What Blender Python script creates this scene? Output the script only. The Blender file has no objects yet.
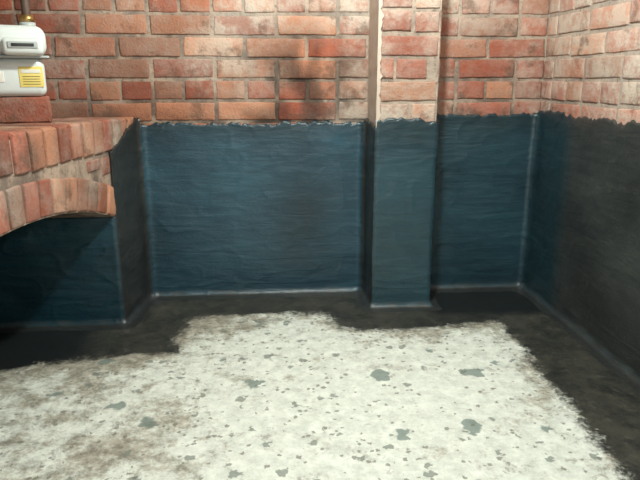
import bpy, math, random
from mathutils import Vector, noise
R = random.Random(7)
sc = bpy.context.scene
sc.view_settings.view_transform = 'Standard'
V = Vector

# ---------------------------------------------------------------- mesh builder
class MB:
    def __init__(s):
        s.v=[]; s.f=[]; s.m=[]; s.c=[]; s.w=[]
    def vert(s,p,c=(1,1,1),w=0.0):
        s.v.append(tuple(p)); s.c.append((c[0],c[1],c[2],1.0)); s.w.append(w); return len(s.v)-1
    def face(s,idx,m=0):
        s.f.append(tuple(idx)); s.m.append(m)
    def grid(s,fn,nu,nv,m=0,flip=False,cf=None,wf=None):
        ids=[]
        for j in range(nv+1):
            row=[]
            for i in range(nu+1):
                p=fn(i/nu,j/nv)
                row.append(s.vert(p, cf(p) if cf else (1,1,1), wf(p) if wf else 0.0))
            ids.append(row)
        for j in range(nv):
            for i in range(nu):
                q=(ids[j][i],ids[j][i+1],ids[j+1][i+1],ids[j+1][i])
                s.face(q[::-1] if flip else q,m)
    def build(s,name,mats,smooth=True,parent=None):
        me=bpy.data.meshes.new(name)
        me.from_pydata(s.v,[],s.f)
        for mt in mats: me.materials.append(mt)
        me.polygons.foreach_set('material_index',s.m)
        me.polygons.foreach_set('use_smooth',[smooth]*len(s.f))
        a=me.color_attributes.new('col','FLOAT_COLOR','POINT')
        a.data.foreach_set('color',[x for c in s.c for x in c])
        b=me.attributes.new('wash','FLOAT','POINT')
        b.data.foreach_set('value',s.w)
        me.update()
        ob=bpy.data.objects.new(name,me)
        sc.collection.objects.link(ob)
        if parent: ob.parent=parent
        return ob

# ---------------------------------------------------------------- materials
def newmat(name):
    m=bpy.data.materials.new(name); m.use_nodes=True
    nt=m.node_tree; n=nt.nodes; l=nt.links
    return m,nt,n,l,n['Principled BSDF']
def mixc(nt,fac,a,b,mode='MIX'):
    x=nt.nodes.new('ShaderNodeMix'); x.data_type='RGBA'; x.blend_type=mode
    for s,val in ((x.inputs[0],fac),(x.inputs[6],a),(x.inputs[7],b)):
        if hasattr(val,'links') or hasattr(val,'is_linked'): nt.links.new(val,s)
        else: s.default_value = val if isinstance(val,(int,float)) else (*val,1.0)[:4]
    return x.outputs[2]
def math_(nt,op,a,b=0.0,c=0.0):
    x=nt.nodes.new('ShaderNodeMath'); x.operation=op
    for i,val in enumerate((a,b,c)):
        if hasattr(val,'is_linked'): nt.links.new(val,x.inputs[i])
        else: x.inputs[i].default_value=val
    return x.outputs[0]
def ramp(nt,fac,lo,hi):
    x=nt.nodes.new('ShaderNodeMapRange'); x.interpolation_type='SMOOTHSTEP'
    nt.links.new(fac,x.inputs[0]); x.inputs[1].default_value=lo; x.inputs[2].default_value=hi
    return x.outputs[0]
def tex(nt,scale,detail=4,rough=.6,stretch=(1,1,1),off=(0,0,0),dist=0.0):
    tc=nt.nodes.new('ShaderNodeTexCoord'); mp=nt.nodes.new('ShaderNodeMapping')
    mp.inputs['Scale'].default_value=stretch; mp.inputs['Location'].default_value=off
    nt.links.new(tc.outputs['Object'],mp.inputs[0])
    t=nt.nodes.new('ShaderNodeTexNoise'); t.inputs['Scale'].default_value=scale
    t.inputs['Detail'].default_value=detail; t.inputs['Roughness'].default_value=rough
    t.inputs['Distortion'].default_value=dist
    nt.links.new(mp.outputs[0],t.inputs['Vector'])
    return t.outputs[0]
def flakes(nt,scale,chance,size,off):
    n=nt.nodes; l=nt.links
    tc=n.new('ShaderNodeTexCoord'); mp=n.new('ShaderNodeMapping'); mp.inputs['Location'].default_value=off
    l.new(tc.outputs['Object'],mp.inputs[0])
    nz=n.new('ShaderNodeTexNoise'); nz.inputs['Scale'].default_value=scale*2.2; nz.inputs['Detail'].default_value=4
    l.new(mp.outputs[0],nz.inputs['Vector'])
    sub=n.new('ShaderNodeVectorMath'); sub.operation='MULTIPLY_ADD'
    l.new(nz.outputs['Color'],sub.inputs[0]); sub.inputs[1].default_value=(1.1/scale,)*3; l.new(mp.outputs[0],sub.inputs[2])
    vo=n.new('ShaderNodeTexVoronoi'); vo.voronoi_dimensions='2D'; vo.inputs['Scale'].default_value=scale
    l.new(sub.outputs[0],vo.inputs['Vector'])
    sp=n.new('ShaderNodeSeparateColor'); l.new(vo.outputs['Color'],sp.inputs[0])
    sz=math_(nt,'MULTIPLY',sp.outputs[1],size)
    a=ramp(nt,math_(nt,'SUBTRACT',sz,vo.outputs['Distance']),0,.09)
    b=math_(nt,'GREATER_THAN',sp.outputs[0],1-chance)
    return math_(nt,'MULTIPLY',a,b)
def attr(nt,name):
    a=nt.nodes.new('ShaderNodeAttribute'); a.attribute_name=name; return a
def bump(nt,h,strength,dist,bsdf):
    b=nt.nodes.new('ShaderNodeBump'); b.inputs['Strength'].default_value=strength
    b.inputs['Distance'].default_value=dist
    nt.links.new(h,b.inputs['Height']); nt.links.new(b.outputs[0],bsdf.inputs['Normal'])

def brick_mat():
    m,nt,n,l,b=newmat('old_red_brick')
    col=attr(nt,'col').outputs['Color']; wash=attr(nt,'wash').outputs['Fac']
    n1=tex(nt,35,6,.7); n2=tex(nt,7,6,.65,off=(3,1,2)); n3=tex(nt,120,3,.6); n4=tex(nt,9,7,.7,off=(11,5,8))
    c=mixc(nt,math_(nt,'MULTIPLY',ramp(nt,n1,.35,.75),.45),col,(.55,.6,.6),'MULTIPLY')
    c=mixc(nt,math_(nt,'MULTIPLY',ramp(nt,n3,.6,.75),.5),c,(.10,.05,.04))
    wf=ramp(nt,math_(nt,'ADD',math_(nt,'MULTIPLY',n2,.6),math_(nt,'MULTIPLY',n1,.4)),.40,.64)
    wf=math_(nt,'MULTIPLY',math_(nt,'MINIMUM',math_(nt,'ADD',wf,math_(nt,'MULTIPLY',wash,.45)),1.0),wash)
    c=mixc(nt,wf,c,(.58,.52,.44))
    c=mixc(nt,math_(nt,'MULTIPLY',ramp(nt,n4,.53,.66),.65),c,(.12,.07,.045))
    l.new(c,b.inputs['Base Color']); b.inputs['Roughness'].default_value=.85
    bump(nt,math_(nt,'ADD',n1,n3),.6,.006,b); return m
def mortar_mat():
    m,nt,n,l,b=newmat('lime_mortar')
    n1=tex(nt,50,5,.7); n2=tex(nt,9,5,.65)
    wash=attr(nt,'wash').outputs['Fac']
    c=mixc(nt,ramp(nt,n2,.38,.62),(.12,.08,.06),(.38,.28,.21))
    c=mixc(nt,math_(nt,'MULTIPLY',wash,.6),c,(.60,.54,.46))
    c=mixc(nt,math_(nt,'MULTIPLY',ramp(nt,n1,.50,.72),.7),c,(.09,.06,.045))
    c=mixc(nt,1.0,c,attr(nt,'col').outputs['Color'],'MULTIPLY')
    l.new(c,b.inputs['Base Color']); b.inputs['Roughness'].default_value=.95
    bump(nt,n1,.8,.006,b); return m
def coat_mat():
    m,nt,n,l,b=newmat('bitumen_tanking_paint')
    col=attr(nt,'col').outputs['Color']
    st=tex(nt,4.5,7,.62,stretch=(1,1,7),dist=.9); st2=tex(nt,55,5,.7,stretch=(1,1,2.0)); big=tex(nt,3.0,6,.65,off=(4,4,4)); tr=tex(nt,6,4,.6,stretch=(1,1,1.6),off=(7,0,3),dist=2.0)
    c=mixc(nt,math_(nt,'MULTIPLY',ramp(nt,st,.38,.72),.45),col,(1.9,1.75,1.65),'MULTIPLY')
    c=mixc(nt,math_(nt,'MULTIPLY',ramp(nt,big,.42,.66),.6),c,(.5,.52,.55),'MULTIPLY')
    c=mixc(nt,math_(nt,'MULTIPLY',ramp(nt,st2,.58,.75),.35),c,(.05,.085,.10))
    l.new(c,b.inputs['Base Color'])
    r=math_(nt,'ADD',math_(nt,'MULTIPLY',st2,.25),.22); l.new(r,b.inputs['Roughness'])
    b.inputs['Specular IOR Level'].default_value=.65
    bump(nt,math_(nt,'ADD',math_(nt,'ADD',math_(nt,'MULTIPLY',st,.8),math_(nt,'MULTIPLY',tr,.5)),math_(nt,'MULTIPLY',st2,.25)),.40,.012,b); return m
def floor_mat():
    m,nt,n,l,b=newmat('painted_concrete_floor')
    sd=attr(nt,'col').outputs['Color']
    sep=n.new('ShaderNodeSeparateColor'); l.new(sd,sep.inputs[0]); d=sep.outputs[0]; dirt=sep.outputs[1]
    e=tex(nt,12,8,.74); fine=tex(nt,90,5,.75); mid=tex(nt,9,10,.80,off=(5,2,0)); big=tex(nt,3.2,5,.6,off=(1,7,0)); mm=tex(nt,24,8,.75,off=(15,22,0)); sc2=tex(nt,20,9,.78,off=(31,3,0),dist=.4)
    white=mixc(nt,ramp(nt,mm,.33,.67),(.54,.60,.54),(.82,.89,.82))
    white=mixc(nt,math_(nt,'MULTIPLY',ramp(nt,fine,.35,.6),.3),white,(.90,.95,.89))
    g=math_(nt,'ADD',math_(nt,'MULTIPLY',mid,.7),math_(nt,'MULTIPLY',big,.3))
    g=math_(nt,'ADD',g,math_(nt,'MULTIPLY',dirt,.12))
    grime=mixc(nt,ramp(nt,mm,.38,.60),(.15,.13,.09),(.42,.40,.32))
    c=mixc(nt,math_(nt,'MULTIPLY',ramp(nt,g,.51,.63),.85),white,grime)
    s2=math_(nt,'ADD',sc2,math_(nt,'MULTIPLY',dirt,.07))
    c=mixc(nt,math_(nt,'MULTIPLY',ramp(nt,s2,.56,.64),.6),c,(.24,.235,.19))
    for a_,q,k in ((flakes(nt,11,.13,.42,(1,2,0)),(.16,.23,.21),.8),(flakes(nt,28,.13,.45,(5,9,0)),(.17,.21,.18),.75),(flakes(nt,70,.13,.55,(3,4,0)),(.15,.15,.12),.7)):
        c=mixc(nt,math_(nt,'MULTIPLY',a_,k),c,q)
    dd=math_(nt,'ADD',d,math_(nt,'MULTIPLY',math_(nt,'SUBTRACT',e,.5),.17))
    dd=math_(nt,'ADD',dd,math_(nt,'MULTIPLY',math_(nt,'SUBTRACT',fine,.5),.07))
    f=ramp(nt,dd,-.018,.022)
    coat=mixc(nt,ramp(nt,mid,.35,.65),(.014,.018,.017),(.060,.062,.050))
    coat=mixc(nt,math_(nt,'MULTIPLY',ramp(nt,sc2,.52,.68),.40),coat,(.15,.15,.12))
    coat=mixc(nt,math_(nt,'MULTIPLY',sep.outputs[2],.9),coat,(.006,.010,.012))
    c=mixc(nt,f,coat,c)
    l.new(c,b.inputs['Base Color'])
    r=math_(nt,'ADD',math_(nt,'MULTIPLY',f,.25),.5); l.new(r,b.inputs['Roughness'])
    h=math_(nt,'SUBTRACT',math_(nt,'MULTIPLY',fine,.5),math_(nt,'MULTIPLY',f,.3))
    bump(nt,h,.5,.004,b); return m
def plain(name,col,rough=.5,metal=0,noisy=.15,scale=30):
    m,nt,n,l,b=newmat(name)
    t=tex(nt,scale,4,.6)
    c=mixc(nt,math_(nt,'MULTIPLY',t,noisy*2),col,tuple(x*.45 for x in col))
    l.new(c,b.inputs['Base Color']); b.inputs['Roughness'].default_value=rough; b.inputs['Metallic'].default_value=metal
    return m
BR=brick_mat(); MO=mortar_mat(); CO=coat_mat(); FL=floor_mat()

# ---------------------------------------------------------------- bricks
def brick(mb,c,U,W,N,hu,hw,proj,depth,col,wash,m=0,gr=None):
    nu=max(4,int(hu*2/.022)); nw=max(3,int(hw*2/.02)); seed=V((R.uniform(0,50),R.uniform(0,50),R.uniform(0,50)))
    tilt=R.uniform(-.014,.014); pr=proj+R.uniform(-.0015,.0015)
    ids=[]
    us=[-1,-.965]+[-.93+1.86*i/nu for i in range(nu+1)]+[.965,1]
    ws=[-1,-.93]+[-.86+1.72*i/nw for i in range(nw+1)]+[.93,1]
    for w in ws:
        row=[]
        for u in us:
            x=u*hu; y=w*hw
            nz=noise.noise(seed+V((x,y,0))*28)
            ex=max(abs(u)-.93,0)/.07; ey=max(abs(w)-.86,0)/.14
            dz=-.003*min(1,(ex*ex+ey*ey))+nz*.0016
            if abs(u)==1 or abs(w)==1: dz=-.007
            k=1+noise.noise(seed+V((x,y,3))*22)*.06
            p=c+U*(x*(2-k))+W*(y*k+x*tilt)+N*(pr+dz)
            cc=col
            if gr:
                g=gr(p); cc=(col[0]*g[0],col[1]*g[1],col[2]*g[2])
            row.append(mb.vert(p,cc,wash(p) if callable(wash) else wash))
        ids.append(row)
    a=len(us);b=len(ws)
    for j in range(b-1):
        for i in range(a-1):
            mb.face((ids[j][i],ids[j][i+1],ids[j+1][i+1],ids[j+1][i]),m)
    if depth>0:
        ring=[ids[0][i] for i in range(a)]+[ids[j][a-1] for j in range(1,b)]+[ids[b-1][i] for i in range(a-2,-1,-1)]+[ids[j][0] for j in range(b-2,0,-1)]
        back=[mb.vert(V(mb.v[i])-N*depth,col,mb.w[i]) for i in ring]
        for i in range(len(ring)):
            k=(i+1)%len(ring)
            mb.face((ring[i],back[i],back[k],ring[k]),m)

PAL=[(.46,.12,.06),(.40,.10,.05),(.52,.18,.095),(.34,.085,.045),(.50,.21,.12),(.55,.24,.135),(.42,.13,.08),(.36,.16,.10)]
def bcol(dark=0.0):
    c=R.choice(PAL); k=R.uniform(.78,1.12)*(1-dark)
    return tuple(x*k for x in c)

def brick_wall(mb,o,U,length,z0,z1,N,washf,darkf,headers=4,phase=0,proj=.005,gr=None):
    W=V((0,0,1)); C=.0755
    mb_z=z0
    while mb_z<z1-.01:
        course=int(round(mb_z/C))
        hd=(course%headers==2)
        L=.1125 if hd else .225
        x=-L*(.5 if course%2 else .0)-phase
        while x<length:
            a=max(x,0)+.005; b=min(x+L,length)-.005
            if b-a>.03:
                ctr=o+U*((a+b)/2)+W*(mb_z+C/2)
                dk=darkf(ctr)
                brick(mb,ctr+V((0,0,R.uniform(-.0025,.0025))),U,W,N,(b-a)/2+R.uniform(-.002,.001),(C-.0105)/2,proj,0,bcol(dk),washf,0,gr)
            x+=L
        mb_z+=C

CAMZ=.84; YB=2.3; XR=1.04; H=1.95; YF=-1.3; C=.0755
Z0=C*8
def wnoise(p,s=2.0): return noise.noise(V(p)*s)
def wash_back(p):
    x=p[0]; w=.28+.5*wnoise(p,4)+ .36*max(0,min(1,(p[2]-.93)/.15))*(1 if -.2<x<.7 else .3)
    if x>.6: w+=.15
    w+=.25*max(0,1-abs(x-.30)/.12)
    if x<-.3: w-=.12
    return max(0,min(1,w))
def grime_back(p):
    x,y,z=p[0],p[1],p[2]
    g=1-.75*max(0,1-((x-.13)/.30)**2)*max(0,min(1,1.35-abs(z-.82)/.20))*max(0,min(1,.6+1.8*noise.noise(V((x*16,y,z*7)))))
    g*=1-.55*max(0,min(1,(.745-z)/.04))*max(0,min(1,.6+1.5*noise.noise(V((x*12,y+4,z*12)))))
    return (g,g*(.97+.03*g),g*(.94+.06*g))

mb=MB()
mb.grid(lambda u,v:(lambda p:V((p[0],p[1]+.002*noise.noise(V(p)*60),p[2])))((-1.6+2.64*u,YB,H*v)),200,140,1,wf=wash_back,cf=grime_back)
brick_wall(mb,V((-1.6,YB,0)),V((1,0,0)),2.64,Z0,H,V((0,-1,0)),wash_back,lambda p:.04+(.12 if p.x<-.2 else 0),phase=.06,gr=grime_back)
mb.build('wall_back',[BR,MO])

def wash_r(p): return max(0,min(1,.64+.4*wnoise(p,3)+.25*(p[2]-.9)))
mb=MB()
mb.grid(lambda u,v:V((XR,YF+(YB-YF)*u,H*v)),120,60,1,flip=False,wf=wash_r)
brick_wall(mb,V((XR,YB,0)),V((0,-1,0)),YB-YF,Z0,H,V((-1,0,0)),wash_r,lambda p:.05,phase=.03,gr=grime_back)
mb.build('wall_right',[BR,MO])

PX0,PX1,PY=.37,.58,2.11
mb=MB()
wp=lambda p:max(0,min(1,.62+.45*wnoise(p,5)))
mb.grid(lambda u,v:V((PX0+(PX1-PX0)*u,PY,H*v)),20,80,1,wf=wp)
mb.grid(lambda u,v:V((PX0,YB+(PY-YB)*u,H*v)),20,80,2)
mb.grid(lambda u,v:V((PX1,PY+(YB-PY)*u,H*v)),20,80,1,wf=wp)
brick_wall(mb,V((PX0+.003,PY,0)),V((1,0,0)),PX1-PX0-.003,Z0,H,V((0,-1,0)),wp,lambda p:.15,headers=3,phase=.0)
brick_wall(mb,V((PX1,PY,0)),V((0,1,0)),YB-PY,Z0,H,V((1,0,0)),wp,lambda p:.1)
LW=plain('limewash_plaster',(.66,.55,.46),.9,0,.25,26)
mb.grid(lambda u,v:V((PX0-.004,YB-(YB-PY+.008)*u,.66+(H-.66)*v+0))+V((.002*noise.noise(V((u*3,v*40,0))),0,0)),8,120,2)
mb.grid(lambda u,v:V((PX0-.004+(.012+.016*noise.noise(V((1,v*60,5))))*u,PY-.008,.66+(H-.66)*v)),2,120,2)
mb.build('brick_pier',[BR,MO,LW])

# ---------------------------------------------------------------- left arched chimney base
ang=math.radians(8)
F0=V((-.49,YB,0)); FD=V((-math.sin(ang),-math.cos(ang),0)); FN=V((math.cos(ang),-math.sin(ang),0))
S0=.85; RI=1.64; HS=.577; ZC=.49; ZR=ZC-RI
def zin(s):
    d=s-S0
    if abs(d)>=HS: return 0
    return ZR+math.sqrt(RI*RI-d*d)
def top(s): return .703+.019*s
SL=3.4
def FP(s,z,n=0): return F0+FD*s+V((0,0,z))+FN*n
mb=MB()
wsh=lambda p:max(0,min(1,.30+.5*wnoise(p,6)))
gl=lambda p:(lambda g:(g,g,g))(max(.45,min(1,.85+.6*noise.noise(V(p)*9))))
ss=sorted(set([i*.02 for i in range(int(SL/.02)+1)]+[S0-HS,S0+HS]))
for a,b in zip(ss[:-1],ss[1:]):
    mid=(a+b)/2; za=zin(a+1e-5) if zin(mid) else 0; zb=zin(b-1e-5) if zin(mid) else 0
    q=[mb.vert(FP(a,za),w=.2),mb.vert(FP(b,zb),w=.2),mb.vert(FP(b,top(b)-.02),w=.2),mb.vert(FP(a,top(a)-.02),w=.2)]
    mb.face(q[::-1],1)
XB=-1.55
for a,b in zip(ss[:-1],ss[1:]):
    mid=(a+b)/2
    if zin(mid):
        pa=FP(a,zin(a+1e-5)); pb=FP(b,zin(b-1e-5))
        q=[mb.vert(pa),mb.vert(pb),mb.vert((XB,pb.y,pb.z)),mb.vert((XB,pa.y,pa.z))]
        mb.face(q,1)
JY=FP(S0-HS,0).y; JY2=FP(S0+HS,0).y
mb.grid(lambda u,v:V((XB+(FP(S0-HS,0).x-XB)*u,JY,.40*v)),10,6,1)
mb.grid(lambda u,v:V((XB+(FP(S0+HS,0).x-XB)*u,JY2,.40*v)),10,6,1,flip=True)
mb.grid(lambda u,v:V((XB,JY2+(JY-JY2)*u,.5*v)),10,6,1)
mb.grid(lambda u,v:(lambda s,q:V((q.x*(1-v)+(-1.597)*v, q.y, q.z-.001*noise.noise(q*30))))(SL*u,FP(SL*u,top(SL*u)-.012)),120,20,1,wf=lambda p:.3)
Zv=V((0,0,1)); s=.018
while s<SL-.08:
    w=R.uniform(.066,.072)
    c=FP(s+w/2,top(s)-.052+R.uniform(-.003,.003))
    cl=bcol(.1); ww=wsh
    brick(mb,c,FD*-1,Zv,FN,w/2-.0035,.050,.002 if s<.15 else .008,.21,cl,ww,0,gl)
    brick(mb,V((c.x,c.y,c.z+.050))-FN*(.106 if s<.15 else .10),FD*-1,-FN,Zv,w/2-.004,.105,.001,0,cl,ww,0,gl)
    s+=w+.006
thm=math.asin(HS/RI); nvs=17
for i in range(nvs):
    th=-thm+2*thm*(i+.5)/nvs
    rad=FD*math.sin(th)+Zv*math.cos(th); tan=FD*math.cos(th)-Zv*math.sin(th)
    c=FP(S0,ZR)+rad*(RI+.051)
    brick(mb,c,-tan,rad,FN,RI*thm/nvs-.0045,.049,.006,.10,bcol(.05),wsh,0,gl)
s=.01
while s<2.2:
    L=R.choice((.10,.14,.2))
    e0=[ZR+math.sqrt((RI+.105)**2-(q-S0)**2)+.008 if abs(q-S0)<HS+.05 else .40 for q in (s,s+L/2,s+L)]
    lo=max(e0); hi=top(s)-.112
    z1=hi
    while z1-lo>.022:
        z0=max(lo,z1-.065)
        if z1-z0>.02: brick(mb,FP(s+L/2,(z0+z1)/2),FD*-1,Zv,FN,L/2-.006,(z1-z0)/2-.004,.003,0,bcol(.15),wsh,0,gl)
        z1=z0-.004 if z0<=lo+1e-6 else z0-.002
    s+=L
brick_wall(mb,FP(S0+HS+.06,0),FD,SL-S0-HS-.06,0,.40,FN,wsh,lambda p:.1)
mb.build('wall_left_arch',[BR,MO])

# ---------------------------------------------------------------- bitumen coating swept along the wall line
sj=S0-HS
path=[V((XR,YF,0)),V((XR,YB,0)),V((PX1,YB,0)),V((PX1,PY,0)),V((PX0,PY,0)),V((PX0,YB,0)),V((F0.x,YB,0)),FP(sj,0),V((XB,JY,0))]
norm=[]
for a,b in zip(path[:-1],path[1:]):
    d=(b-a).normalized(); norm.append(V((-d.y,d.x,0)))
def M(i,d):
    if i==0: return path[0]+norm[0]*d
    if i==len(path)-1: return path[-1]+norm[-1]*d
    n1,n2=norm[i-1],norm[i]; return path[i]+(n1+n2)*d/(1+n1.dot(n2))
def concave(i):
    if i<=0 or i>=len(path)-1: return False
    d1=path[i]-path[i-1]; d2=path[i+1]-path[i]
    return d1.x*d2.y-d1.y*d2.x>0
d0=.010; rc=.024
def topz(seg,x,y,t):
    if seg==7: return .386
    base={0:.712,1:.70,2:.69,3:.685,4:.68,5:.672,6:.672}[seg]
    if seg==6: base=.700-.10*t**1.0
    if seg==3: base+=.02*t
    b=abs(noise.noise(V((x*45,y*45,7))))
    return base+.008*noise.noise(V((x*9,y*9,1)))+.012*noise.noise(V((x*30,y*30,4)))+.008*noise.noise(V((x*90,y*90,2)))+(.016*(b-.3) if b>.3 else 0)
def ccol(seg,p):
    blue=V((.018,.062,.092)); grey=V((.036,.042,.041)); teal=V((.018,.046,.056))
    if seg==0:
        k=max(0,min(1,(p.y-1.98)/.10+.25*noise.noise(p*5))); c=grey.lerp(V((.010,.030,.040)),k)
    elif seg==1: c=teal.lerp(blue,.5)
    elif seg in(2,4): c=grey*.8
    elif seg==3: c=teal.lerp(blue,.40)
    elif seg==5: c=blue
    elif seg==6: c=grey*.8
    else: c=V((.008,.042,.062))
    c=c*(1+.45*noise.noise(p*4))
    if seg in(1,3,5):
        k=max(0,min(1,(p.z-.60)/.08+.5*noise.noise(p*12))); c=c.lerp(V((.012,.028,.034)),.6*k)
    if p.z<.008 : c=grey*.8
    elif p.z<.022: c=c.lerp(V((.045,.062,.065)),max(0,min(1,.25+.9*noise.noise(p*22))))  # broken highlight along the cove, painted into the coating colour
    return c
mb=MB()
for seg in range(len(path)-1):
    L=(path[seg+1]-path[seg]).length
    nu=max(8,int(L/(.006 if L<2 else .011))); nv=90
    rows=[]
    for i in range(nu+1):
        t=i/nu; col=[]
        b0=path[seg].lerp(path[seg+1],t); tz=topz(seg,b0.x,b0.y,t)
        ex=0
        for (k,dist) in ((seg,t*L),(seg+1,(1-t)*L)):
            if concave(k) and dist<.035: ex+=.011*(1-dist/.035)**2
            if (not concave(k)) and 0<k<len(path)-1 and dist<.012: ex-=.004*(1-dist/.012)
        wob=.010*noise.noise(V((b0.x*11,b0.y*11,9)))
        prof=[(-.002,d0+rc+.026+wob),(.0025,d0+rc)]
        for q in range(1,7):
            a=q/6*math.pi/2; prof.append((.0025+rc*(1-math.cos(a)),d0+rc*(1-math.sin(a))))
        for q in range(1,nv+1):
            z=.0025+rc+(tz-.0025-rc)*q/nv; prof.append((z,d0))
        prof.append((tz+.002,d0-.004)); prof.append((tz+.003,-.002))
        for (z,d) in prof:
            q=V((b0.x,b0.y,z))
            rough=.0008*noise.noise(V((b0.x*10,b0.y*10,z*60)))+.0012*noise.noise(V((b0.x*18,b0.y*18,z*24)))+.0035*noise.noise(q*6)
            rid=1-abs(noise.noise(V((b0.x*7+3,b0.y*7,z*11+5))))*12
            if rid>0: rough+=.0013*rid
            dd=d+ex+(rough if d>0 else 0)
            p=M(seg,dd).lerp(M(seg+1,dd),t); p.z=z
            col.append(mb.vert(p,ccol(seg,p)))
        rows.append(col)
    for i in range(nu):
        for j in range(len(rows[0])-1):
            mb.face((rows[i+1][j],rows[i+1][j+1],rows[i][j+1],rows[i][j]),0)
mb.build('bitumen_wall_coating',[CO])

# ---------------------------------------------------------------- floor
poly=[(-.85,1.68),(-.655,1.742),(-.315,1.784),(-.318,1.915),(-.303,2.064),(.0,2.085),(.198,2.07),(.227,1.93),(.326,1.896),(.56,1.91),(.799,1.937),(.785,1.65),(.775,1.427),(.752,1.073),(.75,YF),(-.9,YF)]
def sdist(x,y):
    ins=False; md=9
    n=len(poly)
    for i in range(n):
        x1,y1=poly[i]; x2,y2=poly[(i+1)%n]
        if (y1>y)!=(y2>y) and x<(x2-x1)*(y-y1)/(y2-y1)+x1: ins=not ins
        dx,dy=x2-x1,y2-y1; t=max(0,min(1,((x-x1)*dx+(y-y1)*dy)/(dx*dx+dy*dy)))
        md=min(md,math.hypot(x-x1-t*dx,y-y1-t*dy))
    return md if ins else -md
def fcol(p):
    x,y=p[0],p[1]; d=sdist(x,y)
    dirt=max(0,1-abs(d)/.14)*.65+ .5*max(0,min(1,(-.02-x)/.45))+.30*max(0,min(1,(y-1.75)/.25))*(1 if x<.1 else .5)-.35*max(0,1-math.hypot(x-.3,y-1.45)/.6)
    darker=max(0,min(1,(x-.55)/.06))*max(0,min(1,(y-1.98)/.06))  # floor coating goes near-black in the recess right of the pier
    darker=max(darker,max(0,min(1,(-.55-x)/.1)))  # and near-black again towards the arch alcove
    return (d,dirt,darker)
mb=MB()
mb.grid(lambda u,v:V((-1.62+2.68*u,YF+(YB+.02-YF)*v,.0012*noise.noise(V((u*14,v*18,0))))),150,200,0,cf=fcol)
mb.build('floor',[FL])

PL=plain('limewashed_masonry',(.34,.28,.23),.9,0,.2,8)
CE=plain('ceiling_boards',(.24,.20,.16),.9,0,.2,6)
def slab(name,pts,mat,flip=False):
    m=MB(); ids=[m.vert(p) for p in pts]; m.face(ids[::-1] if flip else ids); return m.build(name,[mat],False)
slab('wall_left',[(-1.6,YF,.0),(-1.6,YB,.0),(-1.6,YB,H),(-1.6,YF,H)],PL)
slab('wall_front',[(-1.6,YF,0),(XR,YF,0),(XR,YF,H),(-1.6,YF,H)],PL)
slab('ceiling',[(-1.6,YF,H),(XR,YF,H),(XR,YB,H),(-1.6,YB,H)],CE)

# ---------------------------------------------------------------- support brick + gas meter
import bmesh
def bevbox(name,size,loc,mat,bev,parent,segs=4,rotz=0):
    bm=bmesh.new(); bmesh.ops.create_cube(bm,size=1)
    for v in bm.verts: v.co=V((v.co.x*size[0],v.co.y*size[1],v.co.z*size[2]))
    bmesh.ops.bevel(bm,geom=bm.edges[:],offset=bev,segments=segs,profile=.5,affect='EDGES')
    me=bpy.data.meshes.new(name); bm.to_mesh(me); bm.free(); me.materials.append(mat)
    for p in me.polygons: p.use_smooth=True
    o=bpy.data.objects.new(name,me); o.location=loc; o.rotation_euler[2]=rotz; sc.collection.objects.link(o); o.parent=parent; return o
def cyl(name,r,h,loc,mat,parent,axis='Z',seg=32,bev=.0015):
    bm=bmesh.new(); bmesh.ops.create_cone(bm,cap_ends=True,segments=seg,radius1=r,radius2=r,depth=h)
    ed=[e for e in bm.edges if abs(e.verts[0].co.z-e.verts[1].co.z)<1e-6]
    bmesh.ops.bevel(bm,geom=ed,offset=min(bev,r*.3),segments=2,affect='EDGES')
    me=bpy.data.meshes.new(name); bm.to_mesh(me); bm.free(); me.materials.append(mat)
    for p in me.polygons: p.use_smooth=len(p.vertices)==4
    o=bpy.data.objects.new(name,me); o.location=loc
    if axis=='Y': o.rotation_euler[0]=math.pi/2
    if axis=='X': o.rotation_euler[1]=math.pi/2
    sc.collection.objects.link(o); o.parent=parent; return o
def tube(name,pts,r,mat,parent):
    cu=bpy.data.curves.new(name,'CURVE'); cu.dimensions='3D'; cu.bevel_depth=r; cu.bevel_resolution=6; cu.use_fill_caps=True
    sp=cu.splines.new('POLY'); 
    P=[V(pts[0])]
    for i in range(1,len(pts)-1):
        a,b,c=V(pts[i-1]),V(pts[i]),V(pts[i+1]); k=min(.025,(a-b).length*.45,(c-b).length*.45)
        p1=b+(a-b).normalized()*k; p2=b+(c-b).normalized()*k
        for t in range(7):
            t/=6; P.append(p1*(1-t)**2+b*2*t*(1-t)+p2*t*t)
    P.append(V(pts[-1]))
    sp.points.add(len(P)-1)
    for q,p in zip(sp.points,P): q.co=(*p,1)
    cu.materials.append(mat)
    o=bpy.data.objects.new(name,cu); sc.collection.objects.link(o); o.parent=parent; return o

mx,my=-.742,1.87; rz=math.radians(20); zs=.703+.019*.45
mb=MB(); X=V((math.cos(rz),math.sin(rz),0)); Y=V((-math.sin(rz),math.cos(rz),0))
o=V((mx,my,zs+.037))-X*.012
for (U_,W_,N_,hu,hw,pj) in ((X,Zv,-Y,.1075,.036,.055),(-X,Zv,Y,.1075,.036,.055),(Y,Zv,X,.055,.036,.1075),(-Y,Zv,-X,.055,.036,.1075),(X,Y,Zv,.1075,.055,.036),(X,-Y,-Zv,.1075,.055,.036)):
    brick(mb,o,U_,W_,N_,hu,hw,pj,0,(.42,.11,.06),.2,0,gl)
mb.build('loose_brick',[BR])

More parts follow.
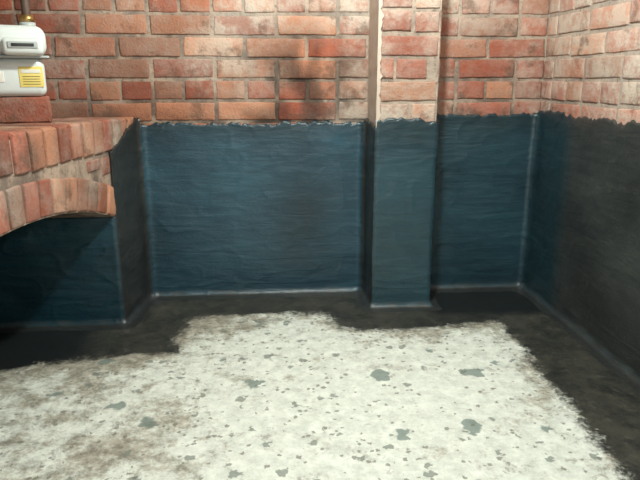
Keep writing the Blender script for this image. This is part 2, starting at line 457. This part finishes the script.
WH=plain('meter_white_enamel',(.66,.72,.70),.35,0,.06,60)
GW=plain('meter_grey_plastic',(.42,.46,.45),.4,0,.1,60)
YL=plain('yellow_label',(.80,.66,.18),.5,0,.05)
LB=plain('paper_label',(.75,.75,.68),.6,0,.05)
BK=plain('black_plastic',(.02,.02,.02),.4,0,.1)
BRS=plain('brass',(.50,.33,.12),.35,.9,.2)
PG=plain('painted_green_pipe',(.06,.13,.11),.5,0,.2)
IRN=plain('old_iron_pipe',(.12,.08,.06),.6,.3,.3)
gm=bpy.data.objects.new('gas_meter',None); sc.collection.objects.link(gm)
gm.location=(mx,my,zs+.074); gm.rotation_euler[2]=rz
bevbox('lower_body',(.190,.130,.105),(-.004,0,.0535),WH,.020,gm,6)
bevbox('flange',(.212,.146,.007),(0,0,.109),GW,.003,gm)
bevbox('upper_body',(.206,.140,.084),(0,0,.152),WH,.030,gm,6)
bevbox('index_housing',(.105,.055,.046),(.042,-.085,.135),WH,.014,gm,5)
bevbox('index_window',(.075,.006,.018),(.042,-.1125,.139),GW,.002,gm)
bevbox('index_digits',(.056,.003,.008),(.042,-.1160,.139),BK,.001,gm)
bevbox('warning_label',(.062,.003,.056),(.054,-.0652,.055),YL,.001,gm)
bevbox('label_text_band',(.050,.002,.010),(.054,-.0669,.070),LB,.0005,gm)
bevbox('rating_plate',(.060,.003,.030),(-.045,-.0652,.055),LB,.001,gm)
for k in range(4): bevbox('text_line_%d'%(k+1),(.045,.0014,.0014),(.054,-.0669,.056-k*.007),IRN,.0003,gm,1)
for sx,nm in ((-.06,'inlet'),(.06,'outlet')):
    cyl(nm+'_boss',.022,.016,(sx,0,.197),GW,gm)
    cyl(nm+'_union_nut',.021,.022,(sx,0,.214),BRS,gm,seg=6)
tube('outlet_pipe',[(.06,0,.22),(.06,0,.30),(.06,.10,.36),(.06,.10,1.10)],.012,IRN,gm)
tube('inlet_pipe',[(-.06,0,.22),(-.06,0,.255),(-.5,0,.255)],.012,PG,gm)
bevbox('regulator',(.05,.05,.04),(-.13,0,.255),PG,.012,gm)

# ---------------------------------------------------------------- lights
def emit(name,col,s):
    m=bpy.data.materials.new(name); m.use_nodes=True; nt=m.node_tree
    b=nt.nodes['Principled BSDF']; b.inputs['Emission Color'].default_value=(*col,1); b.inputs['Emission Strength'].default_value=s; return m
lamp=bpy.data.objects.new('ceiling_lamp',None); sc.collection.objects.link(lamp); lamp.location=(.24,1.35,H)
cyl('ceiling_rose',.05,.02,(0,0,-.01),WH,lamp); cyl('cord',.004,.10,(0,0,-.07),BK,lamp); cyl('lamp_holder',.020,.05,(0,0,-.14),BK,lamp)
bm=bmesh.new(); bmesh.ops.create_uvsphere(bm,u_segments=24,v_segments=16,radius=.032)
for v in bm.verts:
    if v.co.z>0: v.co.z*=1.4; v.co.x*=1-.35*v.co.z/.045; v.co.y*=1-.35*v.co.z/.045
me=bpy.data.meshes.new('bulb'); bm.to_mesh(me); bm.free(); me.materials.append(emit('bulb_glow',(.9,1,.97),20))
o=bpy.data.objects.new('bulb',me); o.location=(0,0,-.20); sc.collection.objects.link(o); o.parent=lamp
def pl(name,loc,e,r,col):
    d=bpy.data.lights.new(name,'POINT'); d.energy=e; d.shadow_soft_size=r; d.color=col
    o=bpy.data.objects.new(name,d); o.location=loc; sc.collection.objects.link(o); return o
pl('ceiling_bulb_light',(.24,1.35,H-.34),76,.05,(.95,1,.94))
pl('camera_flash_light',(.08,0.05,.95),20,.05,(.95,1,.98))
w=bpy.data.worlds.new('w'); sc.world=w; w.use_nodes=True
w.node_tree.nodes['Background'].inputs[0].default_value=(.5,.6,.65,1); w.node_tree.nodes['Background'].inputs[1].default_value=.3

# ---------------------------------------------------------------- camera
cd=bpy.data.cameras.new('camera'); cd.sensor_width=36; cd.lens=36*604/640; cd.clip_start=.01
cam=bpy.data.objects.new('camera',cd); sc.collection.objects.link(cam)
cam.location=(0,0,CAMZ); cam.rotation_euler=(math.radians(90-15.1),0,math.radians(-4.66))
sc.camera=cam
